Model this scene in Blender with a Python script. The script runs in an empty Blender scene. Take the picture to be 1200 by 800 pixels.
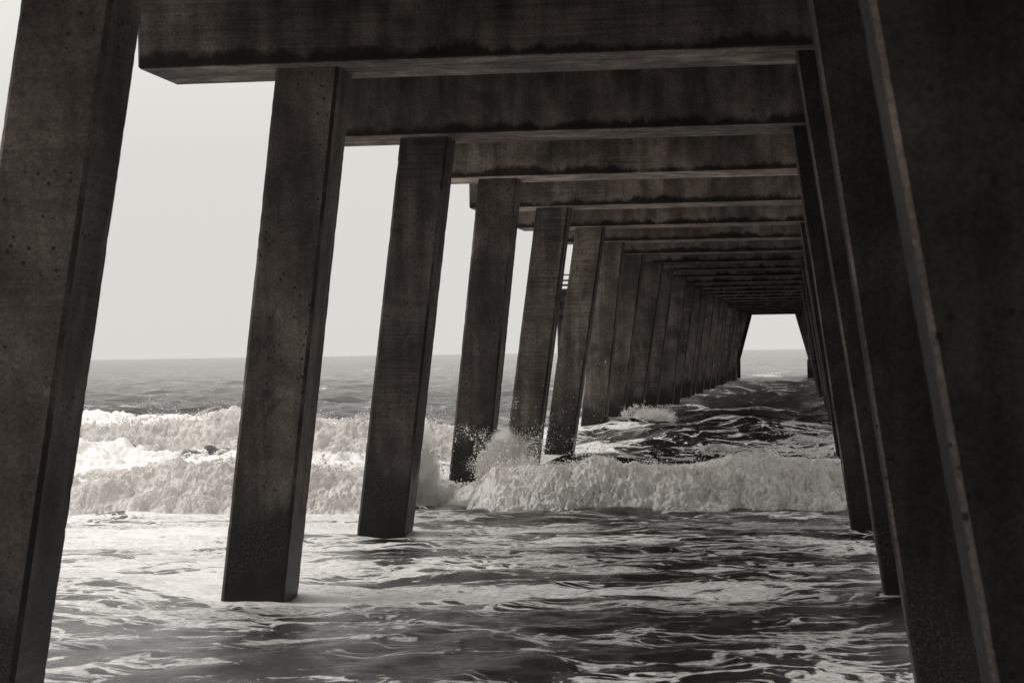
import bpy, math, random
import numpy as np
from mathutils import Matrix, Vector

C = bpy.data.collections.new("place")
scene = bpy.context.scene
scene.collection.children.link(C)
R = math.radians

# ------------------------------------------------------------------ camera
F_PX, YAW, PITCH, ROLL = 2464.2, 0.1380, 0.0057, -0.0154     # focal length in px of a 1200 px wide frame
CAM_Z = 2.211
fw = Vector((-math.sin(YAW)*math.cos(PITCH), math.cos(YAW)*math.cos(PITCH), math.sin(PITCH)))
r0 = Vector((math.cos(YAW), math.sin(YAW), 0)); u0 = r0.cross(fw)
rt = r0*math.cos(ROLL) + u0*math.sin(ROLL); up = -r0*math.sin(ROLL) + u0*math.cos(ROLL)
cd_ = bpy.data.cameras.new("camera"); cam = bpy.data.objects.new("camera", cd_); C.objects.link(cam)
m = Matrix.Identity(4)
for i in range(3):
    m[i][0] = rt[i]; m[i][1] = up[i]; m[i][2] = -fw[i]
m[0][3], m[1][3], m[2][3] = 0, 0, CAM_Z
cam.matrix_world = m
cd_.sensor_width = 36; cd_.lens = F_PX/1200*36
cd_.clip_start = 0.1; cd_.clip_end = 60000
cd_.dof.use_dof = True; cd_.dof.focus_distance = 34; cd_.dof.aperture_fstop = 7.0
scene.camera = cam

# ------------------------------------------------------------------ world, sun, exposure
SUN_EL, SUN_AZ = R(50), R(270)      # azimuth clockwise from +Y: high, from the left and a little ahead
w = bpy.data.worlds.new("World"); scene.world = w; w.use_nodes = True
nt = w.node_tree; bg = nt.nodes["Background"]
sky = nt.nodes.new("ShaderNodeTexSky"); sky.sky_type = 'NISHITA'; sky.sun_disc = False
sky.sun_elevation = SUN_EL; sky.sun_rotation = SUN_AZ; sky.air_density = 1.0; sky.dust_density = 6.0
bw = nt.nodes.new("ShaderNodeRGBToBW"); nt.links.new(sky.outputs[0], bw.inputs[0])
mx = nt.nodes.new("ShaderNodeMix"); mx.data_type = 'RGBA'
nt.links.new(bw.outputs[0], mx.inputs[6]); mx.inputs[0].default_value = 0.90     # closed overcast veils the clear sky
mx.inputs[7].default_value = (7.9, 7.65, 7.35, 1)
# an overcast sky is about three times as bright overhead as at the horizon
wt = nt.nodes.new("ShaderNodeTexCoord"); wsx = nt.nodes.new("ShaderNodeSeparateXYZ"); nt.links.new(wt.outputs["Generated"], wsx.inputs[0])
wr = nt.nodes.new("ShaderNodeMapRange"); nt.links.new(wsx.outputs[2], wr.inputs[0])
for i, q in enumerate((0.10, 0.9, 1.0, 2.7)): wr.inputs[i+1].default_value = q
wm = nt.nodes.new("ShaderNodeVectorMath"); wm.operation = 'SCALE'
wd = nt.nodes.new("ShaderNodeVectorMath"); wd.operation = 'DOT_PRODUCT'; nt.links.new(wt.outputs["Generated"], wd.inputs[0]); wd.inputs[1].default_value = (-.35, .94, 0)
wl = nt.nodes.new("ShaderNodeMapRange"); nt.links.new(wd.outputs["Value"], wl.inputs[0])      # unseen sky over the land dimmed to darken pile fronts, bright over the sea
for i, q in enumerate((-0.6, 0.15, 0.42, 1.0)): wl.inputs[i+1].default_value = q
wp = nt.nodes.new("ShaderNodeMath"); wp.operation = 'MULTIPLY'; nt.links.new(wr.outputs[0], wp.inputs[0]); nt.links.new(wl.outputs[0], wp.inputs[1])
nt.links.new(mx.outputs[2], wm.inputs[0]); nt.links.new(wp.outputs[0], wm.inputs["Scale"])
nt.links.new(wm.outputs[0], bg.inputs[0]); bg.inputs[1].default_value = 0.10
sl = bpy.data.lights.new("sun", 'SUN'); sl.energy = 1.5; sl.angle = R(28); sl.color = (1, .96, .9)
so = bpy.data.objects.new("sun", sl); C.objects.link(so)
sd = Vector((math.sin(SUN_AZ)*math.cos(SUN_EL), math.cos(SUN_AZ)*math.cos(SUN_EL), math.sin(SUN_EL)))
so.rotation_euler = sd.to_track_quat('Z', 'Y').to_euler(); so.location = (-20, -10, 30)
vs = scene.view_settings
scene.display_settings.display_device = 'sRGB'
vs.view_transform = 'Standard'; vs.look = 'None'; vs.exposure = 0.0; vs.gamma = 1.0; vs.use_curve_mapping = False
scene.render.engine = 'CYCLES'
scene.cycles.max_bounces = 14; scene.cycles.diffuse_bounces = 9; scene.cycles.transmission_bounces = 12

# ------------------------------------------------------------------ numpy noise
def _h(ix, iy, iz, s):
    n = (ix.astype(np.int64)*374761393 + iy.astype(np.int64)*668265263 + iz.astype(np.int64)*2147483647 + s*974634777) & 0xFFFFFFFF
    n = ((n ^ (n >> 13))*1274126177) & 0xFFFFFFFF
    n = ((n ^ (n >> 16))*2246822519) & 0xFFFFFFFF
    return (n ^ (n >> 15)) & 0xFFFF
def noise3(x, y, z, s=0):
    x, y, z = np.broadcast_arrays(np.asarray(x, float), np.asarray(y, float), np.asarray(z, float))
    ix, iy, iz = np.floor(x), np.floor(y), np.floor(z)
    fx, fy, fz = x-ix, y-iy, z-iz
    sx, sy, sz = [t*t*t*(t*(t*6-15)+10) for t in (fx, fy, fz)]
    out = 0
    for dx in (0, 1):
        for dy in (0, 1):
            for dz in (0, 1):
                h = _h(ix+dx, iy+dy, iz+dz, s)
                a = h/65536.0*2*np.pi; b = ((h*7919) & 0xFFFF)/65536.0*2-1
                c = np.sqrt(1-b*b)
                g = (fx-dx)*c*np.cos(a) + (fy-dy)*c*np.sin(a) + (fz-dz)*b
                out = out + g*(sx if dx else 1-sx)*(sy if dy else 1-sy)*(sz if dz else 1-sz)
    return out*1.6
def noise2(x, y, s=0):
    x, y = np.broadcast_arrays(np.asarray(x, float), np.asarray(y, float))
    ix, iy = np.floor(x), np.floor(y); fx, fy = x-ix, y-iy
    sx, sy = [t*t*t*(t*(t*6-15)+10) for t in (fx, fy)]
    out = 0; z0 = np.zeros_like(ix)
    for dx in (0, 1):
        for dy in (0, 1):
            a = _h(ix+dx, iy+dy, z0, s)/65536.0*2*np.pi
            out = out + ((fx-dx)*np.cos(a)+(fy-dy)*np.sin(a))*(sx if dx else 1-sx)*(sy if dy else 1-sy)
    return out*1.5
def fbm2(x, y, s=0, o=4, g=.5):
    t, a = 0, 1.0
    for k in range(o):
        t = t + a*noise2(x, y, s+k*17); x = x*2.03+3.1; y = y*2.03-1.7; a *= g
    return t
def sst(a, b, x):
    t = np.clip((x-a)/(b-a), 0, 1); return t*t*(3-2*t)

# ------------------------------------------------------------------ mesh helpers
def link(name, me, mat, parent=None, loc=(0, 0, 0)):
    o = bpy.data.objects.new(name, me); C.objects.link(o)
    for mm in (mat if isinstance(mat, (list, tuple)) else [mat]): me.materials.append(mm)
    o.location = loc
    if parent: o.parent = parent
    return o
def np_mesh(name, V, Fq, smooth=True, attrs=None, tri=False):
    me = bpy.data.meshes.new(name); k = 3 if tri else 4
    me.vertices.add(len(V)); me.vertices.foreach_set("co", np.asarray(V, np.float32).ravel())
    n = len(Fq); me.loops.add(n*k); me.loops.foreach_set("vertex_index", np.asarray(Fq, np.int32).ravel())
    me.polygons.add(n); me.polygons.foreach_set("loop_start", np.arange(0, n*k, k, dtype=np.int32))
    try: me.polygons.foreach_set("loop_total", np.full(n, k, np.int32))
    except Exception: pass
    me.polygons.foreach_set("use_smooth", np.full(n, smooth, bool))
    me.update(calc_edges=True); me.validate()
    for an, av in (attrs or {}).items():
        at = me.attributes.new(an, 'FLOAT', 'POINT'); at.data.foreach_set("value", np.asarray(av, np.float32).ravel())
    return me
def grid_faces(nr, nc):
    i = np.arange(nr*nc).reshape(nr, nc)
    return np.stack([i[:-1, :-1], i[:-1, 1:], i[1:, 1:], i[1:, :-1]], -1).reshape(-1, 4)
def box_mesh(name, x0, x1, y0, y1, z0, z1, bev=0.0, seg=None):
    """a box with every edge cut back by bev; long sides get cross cuts so their edges can be worn"""
    import bmesh
    bm = bmesh.new(); bmesh.ops.create_cube(bm, size=1)
    for v in bm.verts:
        v.co = ((x0+x1)/2+v.co.x*(x1-x0), (y0+y1)/2+v.co.y*(y1-y0), (z0+z1)/2+v.co.z*(z1-z0))
    if bev: bmesh.ops.bevel(bm, geom=bm.edges[:], offset=bev, segments=1, affect='EDGES')
    me = bpy.data.meshes.new(name); bm.to_mesh(me); bm.free(); return me

# ------------------------------------------------------------------ materials
class NT:
    def __init__(s, name):
        s.m = bpy.data.materials.new(name); s.m.use_nodes = True; s.t = s.m.node_tree
        s.b = s.t.nodes["Principled BSDF"]
    def n(s, ty, **kw):
        x = s.t.nodes.new("ShaderNode"+ty)
        for k, v in kw.items(): setattr(x, k, v)
        return x
    def put(s, sock, v):
        if hasattr(v, 'is_output'): s.t.links.new(v, sock)
        else: sock.default_value = v
    def math(s, op, a, b=0.0, c=0.0, clamp=False):
        x = s.n("Math", operation=op, use_clamp=clamp)
        for i, v in enumerate((a, b, c)): s.put(x.inputs[i], v)
        return x.outputs[0]
    def rng(s, v, a, b, c=0.0, d=1.0, smooth=True):
        x = s.n("MapRange"); x.interpolation_type = 'SMOOTHSTEP' if smooth else 'LINEAR'
        for i, q in enumerate((v, a, b, c, d)): s.put(x.inputs[i], q)
        return x.outputs[0]
    def noise(s, vec, scale, detail=3, rough=.55, dist=0.0):
        x = s.n("TexNoise"); s.put(x.inputs["Vector"], vec)
        for k, v in (("Scale", scale), ("Detail", detail), ("Roughness", rough), ("Distortion", dist)): s.put(x.inputs[k], v)
        return x.outputs[0]
    def scale(s, vec, f):
        x = s.n("VectorMath", operation='MULTIPLY'); s.put(x.inputs[0], vec); x.inputs[1].default_value = f; return x.outputs[0]
    def mix(s, f, a, b, ty='MIX'):
        x = s.n("Mix", data_type='RGBA', blend_type=ty); s.put(x.inputs[0], f); s.put(x.inputs[6], a); s.put(x.inputs[7], b); return x.outputs[2]
    def bump(s, h, strength, dist, prev=None):
        x = s.n("Bump"); s.put(x.inputs["Strength"], strength); x.inputs["Distance"].default_value = dist; s.put(x.inputs["Height"], h)
        if prev is not None: s.put(x.inputs["Normal"], prev)
        return x.outputs[0]

def concrete(name, kind, tone=1.0, pits=1.0):
    s = NT(name)
    tc = s.n("TexCoord").outputs["Object"]; oi = s.n("ObjectInfo").outputs["Random"]
    off = s.n("VectorMath", operation='ADD'); s.put(off.inputs[0], tc)
    cx = s.n("CombineXYZ")
    for i, k in enumerate((61., 37., 23.)): s.put(cx.inputs[i], s.math('MULTIPLY', oi, k))
    s.put(off.inputs[1], cx.outputs[0]); v = off.outputs[0]
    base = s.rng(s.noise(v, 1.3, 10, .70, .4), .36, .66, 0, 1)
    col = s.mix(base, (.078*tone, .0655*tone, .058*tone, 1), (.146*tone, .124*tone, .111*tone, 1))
    patch = s.rng(s.noise(v, .7, 8, .72, .8), .42, .60, .70, 1.08)
    col = s.mix(1.0, col, patch, 'MULTIPLY')
    streak = s.rng(s.noise(s.scale(v, (3.2, 3.2, .28)), 1.0, 4, .6), .38, .64, .50, 1.15)
    col = s.mix(.8, col, streak, 'MULTIPLY')
    lines = s.rng(s.noise(s.scale(v, (.9, .9, 34.)), 1.0, 3, .6, .15), .35, .68, .62, 1.12)
    lmask = s.math('MULTIPLY', s.rng(s.noise(v, .45, 2), .42, .60, .15, 1.0), s.rng(s.math('FRACT', s.math('MULTIPLY', oi, 7.31)), .2, .8, .15, .9))
    col = s.mix(lmask, col, s.mix(1.0, col, lines, 'MULTIPLY'))
    grain = s.rng(s.noise(v, 42, 6, .78), .32, .68, .62, 1.30)
    col = s.mix(1.0, col, grain, 'MULTIPLY')
    vo = s.n("TexVoronoi"); s.put(vo.inputs["Vector"], v); vo.inputs["Scale"].default_value = 13.0
    pm = s.rng(s.noise(v, 1.3, 3), .41, .60, 0.0, .32 if kind != 'cap' else .20)
    pit = s.rng(s.math('SUBTRACT', vo.outputs["Distance"], s.math('MULTIPLY', pm, s.noise(v, 7., 4, .8))), 0.0, .035, 1, 0)
    col = s.mix(s.math('MULTIPLY', pit, .85), col, (.012, .010, .009, 1))
    geo = s.n("NewGeometry").outputs["Position"]; sp = s.n("SeparateXYZ"); s.put(sp.inputs[0], geo); wz = sp.outputs[2]
    so_ = s.n("SeparateXYZ"); s.put(so_.inputs[0], tc); lz = so_.outputs[2]
    rough = .92
    if kind in ('pile', 'edge'):
        jag = s.math('MULTIPLY', s.math('SUBTRACT', s.noise(s.scale(v, (1.6, 1.6, .5)), 1.3, 5, .65), .5), 1.5)
        lvl = s.math('ADD', wz, jag)
        wet = s.rng(lvl, .55, 1.05, 1, 0)
        col = s.mix(s.math('MULTIPLY', wet, .95), col, (.012, .0102, .009, 1))
        crust = s.math('MULTIPLY', s.rng(s.noise(v, 55, 5, .75), .50, .60), s.math('MULTIPLY', s.rng(lvl, .0, .25), s.rng(lvl, .95, .55)))
        col = s.mix(s.math('MULTIPLY', crust, .22), col, (.19, .165, .15, 1))
        blot = s.rng(s.noise(s.scale(v, (2.2, 2.2, .9)), 1.0, 6, .7, .9), .60, .70)
        col = s.mix(s.math('MULTIPLY', blot, .6), col, (.022, .018, .016, 1))
        rough = s.rng(wet, 0, 1, .92, .45)
        if kind == 'edge':
            e = s.rng(s.noise(s.scale(v, (1, 1, .7)), 1.1, 6, .7), .40, .58, .0, .88)
            col = s.mix(e, col, (.020, .017, .015, 1))
    if kind == 'cap':
        drip = s.rng(s.noise(s.scale(v, (1.5, 1.5, .12)), 1.0, 5, .65, .3), .45, .62)
        hgt = s.rng(s.math('ADD', lz, s.math('MULTIPLY', s.noise(v, 2.5, 4), .5)), .35, 1.05)
        col = s.mix(s.math('MULTIPLY', s.math('MULTIPLY', drip, hgt), .9), col, (.012, .010, .009, 1))
        ed = s.math('SUBTRACT', s.math('ADD', lz, s.math('MULTIPLY', s.math('SUBTRACT', .5, s.noise(s.scale(v, (1, 1, .3)), 1.8, 6, .7)), .5)), .03)
        band = s.rng(ed, .02, .11, 1, 0)
        under = s.rng(lz, .003, .012)
        col = s.mix(s.math('MULTIPLY', s.math('MULTIPLY', band, under), .9), col, (.010, .0085, .0075, 1))
        gr = s.rng(s.noise(s.scale(v, (.5, 9., 4.)), 1.0, 4, .6, 1.2), .35, .65, 1.1, 2.4)  # grain streaks on the cap underside, lightened for light bounced off water
        sof = s.math('SUBTRACT', 1.0, under)
        col = s.mix(sof, col, s.mix(1.0, col, gr, 'MULTIPLY'))
    s.put(s.b.inputs["Base Color"], col); s.put(s.b.inputs["Roughness"], rough)
    s.b.inputs["Specular IOR Level"].default_value = .3
    b1 = s.bump(s.noise(v, 55, 5, .7), .35, .01)
    b2 = s.bump(s.math('SUBTRACT', 1.0, pit), .6, .01, b1)
    b3 = s.bump(s.noise(s.scale(v, (.9, .9, 34.)), 1.0, 2), .25, .01, b2)
    s.put(s.b.inputs["Normal"], b3)
    return s.m

M_PILE = concrete("pile concrete", 'pile', 1.20); M_EDGE = concrete("stained pile edge concrete", 'edge', 1.3)
M_CAP = concrete("cap concrete", 'cap', 1.12); M_CAP_PALE = concrete("bleached and lit cap concrete", 'cap', 1.95)
M_PILE_PALE = concrete("pale pile concrete", 'pile', 1.5); M_PILE_SHADE = concrete("shade-painted pile concrete", 'pile', .33); M_PILE_DARK = concrete("dark wet pile concrete", 'pile', .95); M_EDGE_LIT = concrete("light-painted edge concrete", 'pile', 1.6)  # right piles: shade painted into the faces, light into the edges
M_EDGE_PALE = concrete("pale stained edge concrete", 'edge', 1.15); M_DECK = concrete("deck concrete", 'deck', .9)  # pale tones go on the farther left piles
M_RAIL = concrete("weathered railing", 'deck', .6)

def foam_color(s, v):
    n = s.rng(s.noise(v, 3.2, 6, .65), .3, .7)
    return s.mix(n, (.80, .777, .755, 1), (.95, .935, .915, 1))

def water_material():
    s = NT("sea water")
    v = s.n("TexCoord").outputs["Object"]
    cov = s.n("Attribute", attribute_name="cov").outputs["Fac"]
    near = s.n("Attribute", attribute_name="near").outputs["Fac"]
    # warped coordinates make the foam drift in curls
    wv = s.n("TexNoise"); s.put(wv.inputs["Vector"], v); wv.inputs["Scale"].default_value = .55; wv.inputs["Detail"].default_value = 3
    wo = s.n("VectorMath", operation='MULTIPLY_ADD'); s.put(wo.inputs[0], wv.outputs[1]); wo.inputs[1].default_value = (2.2, 1.6, 0); s.put(wo.inputs[2], v)
    q = s.scale(wo.outputs[0], (.46, 1.2, 1.0))
    n1 = s.rng(s.noise(q, .75, 9, .62, .5), .30, .70, 0, 1, False)
    n2 = s.rng(s.noise(q, 3.4, 6, .62, .6), .30, .70, 0, 1, False)
    nn = s.math('ADD', s.math('MULTIPLY', n1, .62), s.math('MULTIPLY', n2, .38))
    vo = s.n("TexVoronoi", feature='DISTANCE_TO_EDGE'); s.put(vo.inputs["Vector"], q); vo.inputs["Scale"].default_value = 2.4
    vo2 = s.n("TexVoronoi", feature='DISTANCE_TO_EDGE'); s.put(vo2.inputs["Vector"], q); vo2.inputs["Scale"].default_value = 6.5
    lace = s.math('MAXIMUM', s.rng(vo.outputs[0], .0, .11, 1, 0), s.math('MULTIPLY', s.rng(vo2.outputs[0], .0, .16, 1, 0), .7))
    t = s.math('SUBTRACT', s.math('ADD', nn, s.math('MULTIPLY', lace, .21)), s.math('SUBTRACT', 1.02, cov))
    foam = s.math('MULTIPLY', s.rng(t, .025, .12), s.rng(cov, .02, .12))
    speck = s.rng(s.noise(s.scale(v, (1, 1.6, 1)), 13., 5, .7), .34, .60, s.rng(cov, .55, .8, .45, .80), 1.0)
    foam = s.math('MULTIPLY', foam, speck)
    foam = s.math('MAXIMUM', foam, s.rng(cov, .93, 1.12))
    thick = s.rng(s.math('ADD', s.noise(q, .5, 6, .65), s.math('MULTIPLY', s.math('SUBTRACT', cov, .5), .6)), .36, .58, .50, 1.0)
    foam = s.math('MAXIMUM', s.math('MULTIPLY', foam, thick), s.rng(cov, .93, 1.12))
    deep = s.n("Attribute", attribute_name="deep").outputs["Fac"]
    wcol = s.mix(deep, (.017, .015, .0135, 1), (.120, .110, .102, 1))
    s.put(s.b.inputs["Base Color"], s.mix(foam, wcol, foam_color(s, v)))
    s.put(s.b.inputs["Roughness"], s.rng(s.math('MAXIMUM', foam, s.math('MULTIPLY', .35, s.math('SUBTRACT', 1.0, near))), 0, 1, .07, .50))
    s.b.inputs["IOR"].default_value = 1.33
    h0 = s.noise(s.scale(wo.outputs[0], (.55, 2.4, 1)), 1.6, 8, .62, .3)
    h1 = s.noise(s.scale(v, (.40, 1.7, 1)), 11., 9, .76, .2)
    b1 = s.bump(h0, s.math('MULTIPLY', near, .19), .14)
    b2 = s.bump(h1, s.math('MULTIPLY', near, .38), .04, b1)
    hf = s.noise(s.scale(v, (.35, 1.0, 1)), .9, 7, .68, .2)
    b3 = s.bump(hf, s.rng(near, 0, 1, .9, .0), .65, b2)
    b4 = s.bump(s.math('MULTIPLY', foam, s.noise(v, 14, 5, .7)), .5, .05, b3)
    s.put(s.b.inputs["Normal"], b4)
    return s.m
def foam_material(name, hollow=True):
    s = NT(name)
    v = s.n("TexCoord").outputs["Object"]
    col = foam_color(s, v)
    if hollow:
        shd = s.n("Attribute", attribute_name="hollow_shade").outputs["Fac"]
        f = s.rng(s.math('ADD', shd, s.math('MULTIPLY', s.math('SUBTRACT', s.noise(s.scale(v, (1.4, 1, .8)), 9., 9, .78), .5), 2.0)), .35, 1.25)
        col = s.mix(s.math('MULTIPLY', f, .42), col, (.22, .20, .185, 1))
    s.put(s.b.inputs["Base Color"], col); s.b.inputs["Roughness"].default_value = .6
    s.b.inputs["Specular IOR Level"].default_value = .25
    s.put(s.b.inputs["Normal"], s.bump(s.noise(s.scale(v, (1.3, 1, .8)), 12, 10, .78), .55, .06))
    # froth and drops pass light through: half scattered back, half onward
    tl = s.n("BsdfTranslucent"); s.put(tl.inputs[0], col); ms = s.n("MixShader"); ms.inputs[0].default_value = .42 if hollow else .5
    s.t.links.new(s.b.outputs[0], ms.inputs[1]); s.t.links.new(tl.outputs[0], ms.inputs[2])
    s.t.links.new(ms.outputs[0], s.t.nodes["Material Output"].inputs[0])
    return s.m
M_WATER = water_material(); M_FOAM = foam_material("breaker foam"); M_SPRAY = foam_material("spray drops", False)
def sand_material():
    s = NT("beach sand"); v = s.n("TexCoord").outputs["Object"]
    n = s.rng(s.noise(v, .5, 8, .6), .3, .7)
    s.put(s.b.inputs["Base Color"], s.mix(n, (.20, .175, .15, 1), (.30, .265, .23, 1)))
    s.b.inputs["Roughness"].default_value = .9
    s.put(s.b.inputs["Normal"], s.bump(s.noise(v, 6, 6, .6), .4, .05)); return s.m

# ------------------------------------------------------------------ the pier's measures (bents every S metres)
S, Y1, CD, W = 6.5032, 18.919, 1.2012, .61
ZC = CAM_Z + 2.7013; CAP_H = 1.1; OFF = (CD-W)/2
XL, XR = -6.12, 1.74
LEFT = {0: (-4.80, .166), 1: (-4.871, .122), 2: (-4.943, .127), 3: (-4.966, .116), 4: (-4.888, .143), 5: (-4.859, .156),
        6: (-4.981, .117), 7: (-4.998, .138), 8: (-4.872, .159), 9: (-4.956, .141)}
RIGHT = {-1: (-.068, -.161), 0: (-.022, -.139), 1: (-.039, -.146), 2: (-.113, -.131)}

# ------------------------------------------------------------------ the sea
BR1 = lambda x: 28.95 + .30*noise2(x*.22, 3.3, 5) + .26*noise2(x*.7, 8.1, 6) + .13*noise2(x*2.1, 5.1, 7) + np.where(x < -4, -.11*(x+4), .12*(x+4))*.9 + 2.6*np.exp(-((x+5.2)/.50)**2)
BR2 = lambda x: 42.3 + .5*noise2(x*.12, 1.3, 9) + .35*noise2(x*.6, 4.3, 10) - .03*(x+10)
def br1_amp(x): return (.55 + .17*noise2(x*.5, 2.2, 11) + .09*noise2(x*1.6, 4.2, 13)) * sst(-34, -24, x) * (1-sst(5, 11, x)) * (1-.72*np.exp(-((x+5.2)/.62)**2))
def br2_amp(x): return (.86 + .10*noise2(x*.3, 5.2, 12) + .10*noise2(x*1.1, 6.2, 14)) * sst(-60, -40, x) * (1-sst(-8.6, -5.2, x))
rng = np.random.default_rng(4)
WAVES = []
for lam in np.geomspace(.7, 17, 34):
    for _ in range(2):
        a = rng.normal(0, .55); WAVES.append((lam, np.sin(a), np.cos(a), rng.uniform(0, 6.28)))
def sea_height(x, y, sp):
    h = np.zeros_like(x)
    wx = x + .8*noise2(x*.13, y*.13, 71); wy = y + .8*noise2(x*.13+9, y*.13, 72)
    for lam, dx, dy, ph in WAVES:
        k = 2*np.pi/lam; A = .0095*lam**.60*(1-.62*sst(50, 90, y)*(lam > 4))
        near = 1-sst(36, 27, y)*(.84 if lam > 1.0 else .5)+.8*sst(50, 70, y)*(lam < 7)
        c = np.cos(k*(wx*dx+wy*dy)+ph)
        h += A*near*(c + .28*np.cos(2*(k*(wx*dx+wy*dy)+ph)))*np.clip(lam/(3.0*sp)-.6, 0, 1)
    surf = sst(48, 30, y)                     # broken water inside the surf
    r = 1-np.abs(fbm2(x*.42, y*.62, 31, 3))*2.2
    h += surf*.017*(.55+.45*sst(-3, .5, x))*(r-.45)*np.clip(1/(3*sp), 0, 1)
    h -= .14*sst(17.5, 13.5, y) + .13*np.exp(-((x+5.2)/2.5)**2-((y-19.2)/2.2)**2)
    h += surf*.018*fbm2(x*1.0, y*3.4, 41, 4)*np.clip(.5/(2*sp), 0, 1)
    o_ = sst(-5.0, -7.5, x)*sst(30.5, 32, y)*(1-sst(46, 50, y))
    h += o_*(.16*np.abs(noise2(x*1.5, y*1.1, 43)) + .10*np.abs(noise2(x*3.6, y*2.6, 44)) + .06*np.abs(noise2(x*8, y*5, 45)))
    h += .22*np.exp(-((y-51.0-.12*(x+2))/2.6)**2)*sst(-9, -5, x)*(1-sst(12, 20, x)) - .20*np.exp(-((y-45.2)/2.2)**2)*sst(-7, -5, x)
    h += .12*np.exp(-((y-66-.1*x)/3.0)**2) + .10*np.exp(-((y-88+.1*x)/4.0)**2)
    b1 = br1_amp(x); s1 = y-BR1(x)
    h += b1*(sst(.0, 1.2, s1)*(1-sst(1.5, 9.0, s1)))*.86
    b2 = br2_amp(x); s2 = y-BR2(x)
    h += b2*(sst(.0, 1.6, s2)*(1-sst(2.2, 9.0, s2)))*.86
    return h
def coverage(x, y):
    out = sst(-3.9, -6.6, x + .9*fbm2(x*.3, y*.25, 51, 3))            # open side of the pier, full of foam
    low = fbm2(x*.15, y*.26, 61, 4)
    c_in = .40 + .25*low + .04*sst(19, 15, y) + .07*sst(-2.5, 0, x)*sst(24, 18, y)
    c_out = .585 + .26*low + .06*sst(21, 27, y) - .03*sst(20.5, 16.5, y) - .13*np.exp(-((x+4.3)/1.2)**2)*sst(18.8, 17.6, y)
    c = c_in*(1-out) + c_out*out
    far_in = .42 + .14*low - .16*sst(54, 62, y); far_out = .60+.2*low - .35*sst(52, 60, y)
    far = far_in*(1-out) + far_out*out
    k = sst(28.5, 31.0, y); c = c*(1-k) + far*k
    deep = sst(62, 80, y); c = c*(1-deep) + (.20 + .26*low + .09*(1-out)*sst(150, 120, y))*deep
    b1, s1 = br1_amp(x), y-BR1(x)
    c += (.40+.15*out)*(b1 > .1)*sst(-.15, .2, s1)*(1-sst(2.5, 6.5, s1))
    c += .14*(b1 > .1)*sst(-2.0, -.2, s1)*(s1 < .2)*(.25+.75*out)
    b2, s2 = br2_amp(x), y-BR2(x)
    c += .60*sst(.1, .4, b2)*sst(-.4, .3, s2)*(1-sst(2.6, 4.2, s2))
    c += .22*sst(.1, .4, b2)*sst(-9, -.3, s2)*(s2 < .3)
    for n_ in range(0, 9):                   # water piles up and froths round each pile
        yy = Y1+(n_-1)*S+CD/2
        for xx in ((LEFT[n_][0]-LEFT[n_][1]*ZC+.3), RIGHT.get(n_, (-.05, -.145))[0]-RIGHT.get(n_, (-.05, -.145))[1]*ZC+.3):
            rr = np.hypot((x-xx)*1.0, (y-yy)*.8); c = c + .07*np.exp(-(rr/.62)**4)
    return c*(1-sst(260, 700, y))
ys = np.concatenate([np.geomspace(2.5, 12, 60)[:-1], np.geomspace(12, 60, 640)[:-1], np.geomspace(60, 220, 260)[:-1], np.geomspace(220, 3000, 420)[:-1], np.geomspace(3000, 40000, 50)])
ta = np.concatenate([np.linspace(-2.6, -.46, 50)[:-1], np.linspace(-.46, .16, 640)[:-1], np.linspace(.16, 2.2, 50)])
Y, T = np.meshgrid(ys, ta, indexing='ij'); X = T*(Y+4.0)-.3
sp = np.maximum(np.gradient(ys)[:, None]*np.ones_like(T), np.gradient(ta)[None, :]*(Y+4))
hx, hy, hs = X.ravel(), Y.ravel(), sp.ravel()
Hh = sea_height(hx, hy, hs)*(1-sst(800, 3000, hy))
Hh = np.where(hy < 8, Hh*sst(2, 8, hy), Hh)
sea = np_mesh("water", np.stack([hx, hy, Hh], 1), grid_faces(len(ys), len(ta)), True,
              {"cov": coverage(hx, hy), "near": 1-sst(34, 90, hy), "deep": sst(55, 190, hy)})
o = link("water", sea, M_WATER); o["kind"] = "structure"
# beach behind the camera, running on under the surf
bx = np.concatenate([[-3000, -600], np.linspace(-120, 120, 61), [600, 3000]]); by = np.concatenate([[-3000, -400], np.linspace(-80, 30, 60)])
Yb, Xb = np.meshgrid(by, bx, indexing='ij')
zb = np.where(Yb < 6, .055*(6-np.maximum(Yb, -30)), -.10*(Yb-6)) - .32 + .06*fbm2(Xb*.11, Yb*.13, 91, 3)
o = link("beach", np_mesh("beach", np.stack([Xb.ravel(), Yb.ravel(), zb.ravel()], 1), grid_faces(len(by), len(bx))), sand_material())
o["kind"] = "structure"

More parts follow.
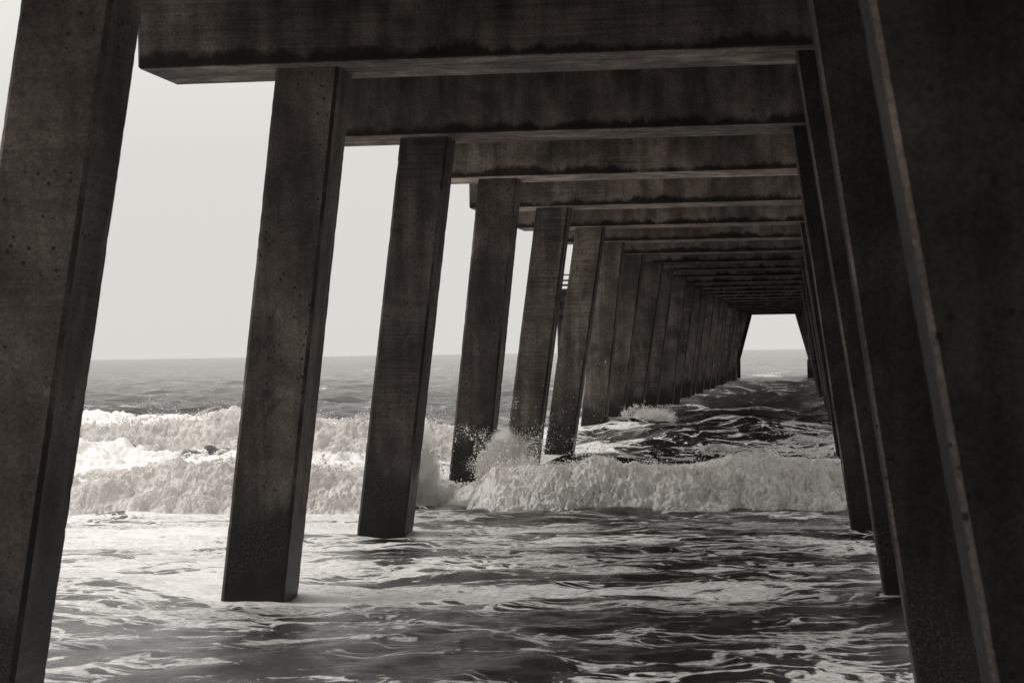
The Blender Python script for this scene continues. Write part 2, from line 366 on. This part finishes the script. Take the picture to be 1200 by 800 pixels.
OCT_V = np.array([(1, 0, 0), (-1, 0, 0), (0, 1, 0), (0, -1, 0), (0, 0, 1), (0, 0, -1)], float)
OCT_F = np.array([(0, 2, 4), (2, 1, 4), (1, 3, 4), (3, 0, 4), (2, 0, 5), (1, 2, 5), (3, 1, 5), (0, 3, 5)])
def drops(name, P, rad, stretch=None):
    n = len(P); sc = np.ones((n, 1, 3))*rad[:, None, None]
    sc = sc*rng.uniform(.6, 1.5, (n, 1, 3))
    V = P[:, None, :] + OCT_V[None]*sc
    Fc = OCT_F[None] + (np.arange(n)*6)[:, None, None]
    ob = link(name, np_mesh(name, V.reshape(-1, 3), Fc.reshape(-1, 3), True, None, True), M_SPRAY); ob["kind"] = "stuff"; return ob
def breaker(name, line, amp, x0, x1, nx, nv, seed, width=1.0):
    u = np.concatenate([np.linspace(x0[0], x0[1], nx//2)[:-1], np.linspace(x0[1], x1[0], nx)[:-1], np.linspace(x1[0], x1[1], nx//10)])
    v = np.linspace(0, 1, nv)**1.35
    # profile from the toe up the tumbling face, over the crest and down the back
    pv = np.array([0, .12, .28, .45, .60, .75, .88, 1.0])
    py = np.array([-.62, -.40, -.14, .14, .56, 1.2, 2.0, 3.2])*width
    pz = np.array([-.12, .03, .30, .68, .95, 1.0, .86, .55])
    U, V = np.meshgrid(u, v); A = amp(U)
    y = line(U) + np.interp(V, pv, py); z = A*np.interp(V, pv, pz)
    ny = -np.gradient(z, axis=0); nz = np.gradient(y, axis=0)
    ln = np.sqrt(ny**2+nz**2)+1e-9; ny, nz = ny/ln, nz/ln
    ny, nz = np.where(True, ny, ny), nz
    d = 0
    for f, a in ((.7, .13), (1.6, .10)):
        n = np.abs(noise3(U*f+seed, y*f, z*f, seed))
        d = d + a*(n*2.2-.55)
    # torn strands and clots: warped noise, longer down the face than across it
    wx_ = .10*noise3(U*2.2, y*2.2, z*2.2, seed+40); wz_ = .10*noise3(U*2.2+7, y*2.2, z*2.2, seed+41)
    for f, a in ((3.2, .045), (6.2, .042), (12., .036), (23., .029), (40., .016)):
        k_ = .85; n = noise3((U+wx_)*f*1.15+seed, (y+wz_)*f*k_, (z+wz_)*f*k_, seed+int(f))
        d = d + a*np.where(n > 0, n**.8, n*1.25)*1.1
    crest = np.exp(-((V-.56)/.07)**2)         # ragged lip
    z = z + crest*(.10*np.clip(noise2(U*4.2, seed, 3), 0, 1)**1.2*2 + .07*np.clip(noise2(U*11, seed+.5, 4), 0, 1)*2)*np.clip(A/.6, 0, 1.5)
    d = d*np.sqrt(np.clip(A/.6, 0, 1.6))*sst(0, .10, V)*(1-.75*sst(.72, 1, V))
    jx = .07*noise3(U*5, y*5, z*5, seed+3)
    hollow_shade = np.clip(.50 - d*3.2, 0, 1)*.8 + .25*sst(.62, 1., V)  # hollows darkened like recess shade; foam also thinner down the back
    P = np.stack([U+jx, y+d*ny*-1*0 + d*np.where(V < .5, -np.abs(ny), ny), z+d*np.abs(nz)*.9], -1).reshape(-1, 3)
    me = np_mesh(name, P, grid_faces(nv, len(u)), True, {"hollow_shade": hollow_shade})
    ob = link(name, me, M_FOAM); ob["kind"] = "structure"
    return ob
breaker("surf_breaker", BR1, br1_amp, (-36, -15), (3.2, 11), 1700, 260, 3)
breaker("surf_breaker", BR2, br2_amp, (-60, -22), (-7.5, -5.2), 900, 170, 8, 1.35)

# clots torn off the lip
for ln_, am_, xa, xb, n, r_ in ((BR1, br1_amp, -13, 2.5, 3200, .013), (BR2, br2_amp, -24, -6.5, 2000, .018)):
    x = rng.uniform(xa, xb, n); A = am_(x); cl = np.clip(noise2(x*2.6, .7, 19)*1.4+.15, 0, 1.2)
    P = np.stack([x, ln_(x)+rng.uniform(.15, .9, n), A*rng.uniform(.92, 1.05, n)+.06+rng.exponential(.09, n)*cl], 1)
    drops("spray", P, np.exp(rng.normal(math.log(r_), .35, n)))
# spray off the crests and froth thrown along the tumbling face
n = 14000; x = rng.uniform(-14, 3, n); A = br1_amp(x); k = rng.exponential(.08, n)
P = np.stack([x, BR1(x)+rng.uniform(.10, 1.6, n), A*rng.uniform(.95, 1.12, n)+k*np.clip(.25+1.3*(noise2(x*1.7, 0, 5)+.25)+.8*noise2(x*6, 0, 15), 0, 2)], 1)
drops("spray", P, np.exp(rng.normal(math.log(.0050), .4, n)))
n = 9000; x = rng.uniform(-26, -6, n); A = br2_amp(x); k = rng.exponential(.12, n)
P = np.stack([x, BR2(x)+rng.uniform(.2, 2.0, n), A*rng.uniform(.95, 1.1, n)+k*np.clip(.25+1.3*(noise2(x*1.2, 0, 25)+.2)+.8*noise2(x*5, 0, 16), 0, 2)], 1)
drops("spray", P, np.exp(rng.normal(math.log(.007), .4, n)))
n = 700; P = np.stack([rng.uniform(-5.4, -3.8, n), rng.uniform(33, 44, n), .35+rng.exponential(.45, n)], 1)
drops("spray", P, np.exp(rng.normal(math.log(.0045), .4, n)))

# ------------------------------------------------------------------ pier
def root(name, label, cat, loc=(0, 0, 0)):
    e = bpy.data.objects.new(name, None); C.objects.link(e); e.location = loc; e['label'] = label; e['category'] = cat; return e
pier = root("pier", "long dark concrete pier on slanting square piles running straight out over the surf", "pier", (-2.19, 18.9, 0))
def child(name, me, mat, par, loc, label=None):
    o = link(name, me, mat, par, Vector(loc)-par.location)
    if label: o['label'] = label
    return o
def pile_mesh(slope, ztop, zbot, w, ch, nz, seed, wy=None):
    wy = wy or w
    z = np.linspace(zbot, ztop, nz)
    ring = np.array([(ch, 0), (w-ch, 0), (w, ch), (w, wy-ch), (w-ch, wy), (ch, wy), (0, wy-ch), (0, ch)])
    c = np.array([w/2, wy/2]); V = []
    P = np.repeat(ring[None], nz, 0)
    zz = z[:, None]+np.arange(8)[None]*13.7
    chip = np.clip(noise2(zz*6, seed+.3, 3)-.22, 0, 1)*.009 + np.clip(noise2(zz*23, seed+.7, 4)-.15, 0, 1)*.008 + .0015*noise2(zz*3, seed, 5)
    dirn = (c-ring)/np.linalg.norm(c-ring, axis=1)[:, None]
    chip = chip*ch/.032
    P = P + dirn[None]*chip[..., None]
    V = np.concatenate([P[..., :1]+slope*z[:, None, None], P[..., 1:], np.repeat(z[:, None, None], 8, 1)], -1).reshape(-1, 3)
    i = np.arange(nz*8).reshape(nz, 8); j = np.roll(i, -1, 1)
    Fq = np.stack([i[:-1], j[:-1], j[1:], i[1:]], -1).reshape(-1, 4)
    me = np_mesh("pile", V, Fq, False)
    import bmesh
    mi = np.tile(np.array([0, 1, 0, 1, 0, 1, 0, 1]), nz-1).astype(np.int32); me.polygons.foreach_set("material_index", mi)
    bm = bmesh.new(); bm.from_mesh(me); bm.verts.ensure_lookup_table()
    bm.faces.new([bm.verts[a] for a in i[-1]]); bm.faces.new([bm.verts[a] for a in i[0][::-1]]); bm.to_mesh(me); bm.free()
    return me
LAB = {('L', 0): 'leftmost pile, tall pitted concrete cut by the left edge of the view', ('L', 1): 'pile with a dark blotch halfway up, under the end of the first cap',
       ('L', 3): 'pile struck by white spray at its foot', ('R', -1): 'nearest pile, out of focus at the far right', ('R', 0): 'pile with a pale crust band above its foot'}
LAST = 21
ran = random.Random(3)
for n in [-4, -3] + list(range(-1, LAST+1)):
    y0 = Y1+(n-1)*S
    cap = box_mesh("pile_cap", XL, XR, 0, CD, 0, CAP_H, .022)
    for v in cap.vertices: v.co.x -= XL
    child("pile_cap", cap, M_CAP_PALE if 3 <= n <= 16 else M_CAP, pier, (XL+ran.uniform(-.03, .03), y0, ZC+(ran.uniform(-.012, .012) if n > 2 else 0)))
    for side in 'LR':
        xt, sl = (LEFT if side == 'L' else RIGHT).get(n, ((-4.90+ran.uniform(-.05, .05), .142+ran.uniform(-.012, .012)) if side == 'L' else (-.05+ran.uniform(-.04, .04), -.145+ran.uniform(-.012, .012))))
        nz = 150 if n <= 3 else (70 if n < 9 else 24)
        me = pile_mesh(sl, ZC+.04, -2.5, W, .032 if side == 'L' else .020, nz, n*3.1+(50 if side == 'L' else 0))
        child("pile", me, ([M_PILE_PALE, M_EDGE_PALE] if 4 <= n <= 18 else [M_PILE_DARK if n in (2, 3) else M_PILE, M_EDGE]) if side == "L" else [M_PILE_SHADE, M_EDGE_LIT], pier, (xt-sl*ZC, y0+OFF, 0), LAB.get((side, n)))
ZG = ZC+CAP_H; YA, YB = Y1-5*S-2, Y1+LAST*S-2.4
for gx in (-5.3, -3.2, -1.1, .95):
    child("girder", box_mesh("girder", gx-.22, gx+.22, YA+.02, YB-.02, -.02, .62, .02), M_DECK, pier, (0, 0, ZG+.001))
child("deck", box_mesh("deck", -6.5, 2.12, YA, YB, 0, .22, .02), M_DECK, pier, (0, 0, ZG+.60))

# pier head: a wide platform across the far end
head = root("end_platform", "wide railed concrete platform far off, crossing the seaward end of the long pier", "platform", (-2.19, 149, 0))
HY0, HY1 = Y1+LAST*S-2.3, Y1+LAST*S+9
for k, yy in enumerate((HY0+.5, HY1-1.7)):
    cap = box_mesh("pile_cap", -18.6, 14.2, 0, CD, 0, CAP_H, .03); child("pile_cap", cap, M_CAP_PALE, head, (0, yy, ZC))  # pale material paints the light on these caps
    for x, sl, ww in ((-18.0, .0, .7), (-13.2, .1, .7), (-9.0, .0, .7), (-5.35, .275, 1.40), (-.66, -.275, 1.40), (4.6, .0, .7), (9.0, -.1, .7), (13.0, .0, .7)):
        me = pile_mesh(sl, ZC+.04, -2.5, ww, .03, 20, x, .7)
        pl = child("pile", me, [M_PILE, M_EDGE], head, (x-sl*ZC, yy+.25, 0))
        if ww > 1:
            xa = (x-sl*(ZC-1.4)) - (0 if sl > 0 else .05)
            jk = link("jacket", box_mesh("jacket", xa-.05, xa+ww+.02, -.06, .80, -2.4, 1.42, .03), M_PILE, pl, (-(x-sl*ZC), 0, 0))
child("girder", box_mesh("girder", -18.4, 14.0, HY0+.05, HY0+.5, 0, .5, .02), M_DECK, head, (0, 0, ZC+CAP_H))
child("girder", box_mesh("girder", -18.4, 14.0, HY1-.6, HY1-.1, 0, .5, .02), M_DECK, head, (0, 0, ZC+CAP_H))
child("deck", box_mesh("deck", -19, 14.6, HY0, HY1, 0, .3, .02), M_DECK, head, (0, 0, ZC+CAP_H+.5))
ZD = ZC+CAP_H+.8
rails = [(( -18.9, HY0+.1), (-6.6, HY0+.1)), ((2.3, HY0+.1), (14.5, HY0+.1)), ((-18.9, HY1-.1), (14.5, HY1-.1)), ((-18.9, HY0+.1), (-18.9, HY1-.1)), ((14.5, HY0+.1), (14.5, HY1-.1))]
for (xa, ya), (xb, yb) in rails:
    L = math.hypot(xb-xa, yb-ya); k = max(2, int(L/2.4))
    for i in range(k+1):
        px, py = xa+(xb-xa)*i/k, ya+(yb-ya)*i/k
        child("railing_post", box_mesh("railing_post", -.06, .06, -.06, .06, 0, 1.05, .008), M_RAIL, head, (px, py, ZD))
    for z in (.30, .62, 1.05):
        child("rail", box_mesh("rail", min(xa, xb)-.07, max(xa, xb)+.07, min(ya, yb)-.075, max(ya, yb)+.075, z, z+.09, .006) if z > 1 else
              box_mesh("rail", min(xa, xb)-.03, max(xa, xb)+.03, min(ya, yb)-.03, max(ya, yb)+.03, z, z+.12, .006), M_RAIL, head, (0, 0, ZD))

# ------------------------------------------------------------------ splash where the breaker hits the third left pile
def splash(centre, size, arcs, per, vel, seed, lean=0.0, r0=.008):
    """water thrown up: strings of drops along ballistic arcs, thick and slow at the root, fine and scattered at the tips"""
    g = np.random.default_rng(seed); Pl, Rl = [], []
    for a in range(arcs):
        o = np.array(centre)+np.array(size)*g.uniform(-1, 1, 3)
        v = np.array([g.normal(lean, .75), g.normal(-.1, .5), abs(g.normal(vel, .15*vel))])
        tm = g.uniform(.5, 1.15)*v[2]/9.81*1.15
        t = tm*np.sqrt(g.uniform(0, 1, per)); 
        P = o[None]+v[None]*t[:, None]; P[:, 2] -= 4.905*t*t
        j = (.012+.055*t/tm)[:, None]
        P = P + g.normal(size=(per, 3))*j
        Pl.append(P); Rl.append(np.exp(g.normal(math.log(r0*.85), .65, per))*(1.25-.6*t/tm))
    drops("spray", np.concatenate(Pl), np.concatenate(Rl))
def mist(loc, size, dens, seed):
    import bmesh
    bm = bmesh.new(); bmesh.ops.create_icosphere(bm, subdivisions=3, radius=1)
    for v in bm.verts: v.co = (v.co.x*size[0], v.co.y*size[1], v.co.z*size[2])
    me = bpy.data.meshes.new("mist"); bm.to_mesh(me); bm.free()
    t = NT("mist"); nt_ = t.t; nt_.nodes.remove(t.b)
    v = t.n("TexCoord").outputs["Object"]
    r = t.n("VectorMath", operation='LENGTH'); t.put(r.inputs[0], t.scale(v, tuple(1/q for q in size)))
    ad = t.n("VectorMath", operation='ADD'); t.put(ad.inputs[0], v); ad.inputs[1].default_value = (seed*3.1, seed*1.7, 0)
    n = t.noise(ad.outputs[0], 3.2, 6, .65)
    f = t.rng(t.math('ADD', t.math('SUBTRACT', 1.0, r.outputs["Value"]), t.math('MULTIPLY', t.math('SUBTRACT', n, .5), 1.6)), .05, .75)
    f = t.math('MULTIPLY', f, t.rng(r.outputs["Value"], 1.0, .8))
    pv = t.n("VolumePrincipled"); pv.inputs["Color"].default_value = (.99, .985, .98, 1); t.put(pv.inputs["Density"], t.math('MULTIPLY', f, dens))
    nt_.links.new(pv.outputs[0], nt_.nodes["Material Output"].inputs["Volume"])
    ob = link("mist", me, t.m, None, loc); ob["kind"] = "stuff"
mist((-5.95, 30.7, .50), (.66, .6, 1.05), 30, 1)
mist((-4.62, 32.2, .50), (.36, .30, .66), 45, 2)
scene.cycles.volume_bounces = 10; scene.cycles.volume_step_rate = 1.0
splash((-5.95, 30.6, .15), (.28, .45, .25), 90, 200, 3.6, 21, 0, .0055)
splash((-4.72, 32.2, .15), (.20, .25, .25), 120, 330, 3.1, 22, .45, .0046)
splash((-4.45, 31.0, .25), (.42, .5, .2), 60, 140, 2.4, 26, .35, .006)
splash((-4.35, 57.6, .30), (.70, .3, .15), 45, 120, 1.9, 24, .7, .008)
mist((-4.1, 57.6, .35), (.8, .4, .35), 12, 3)
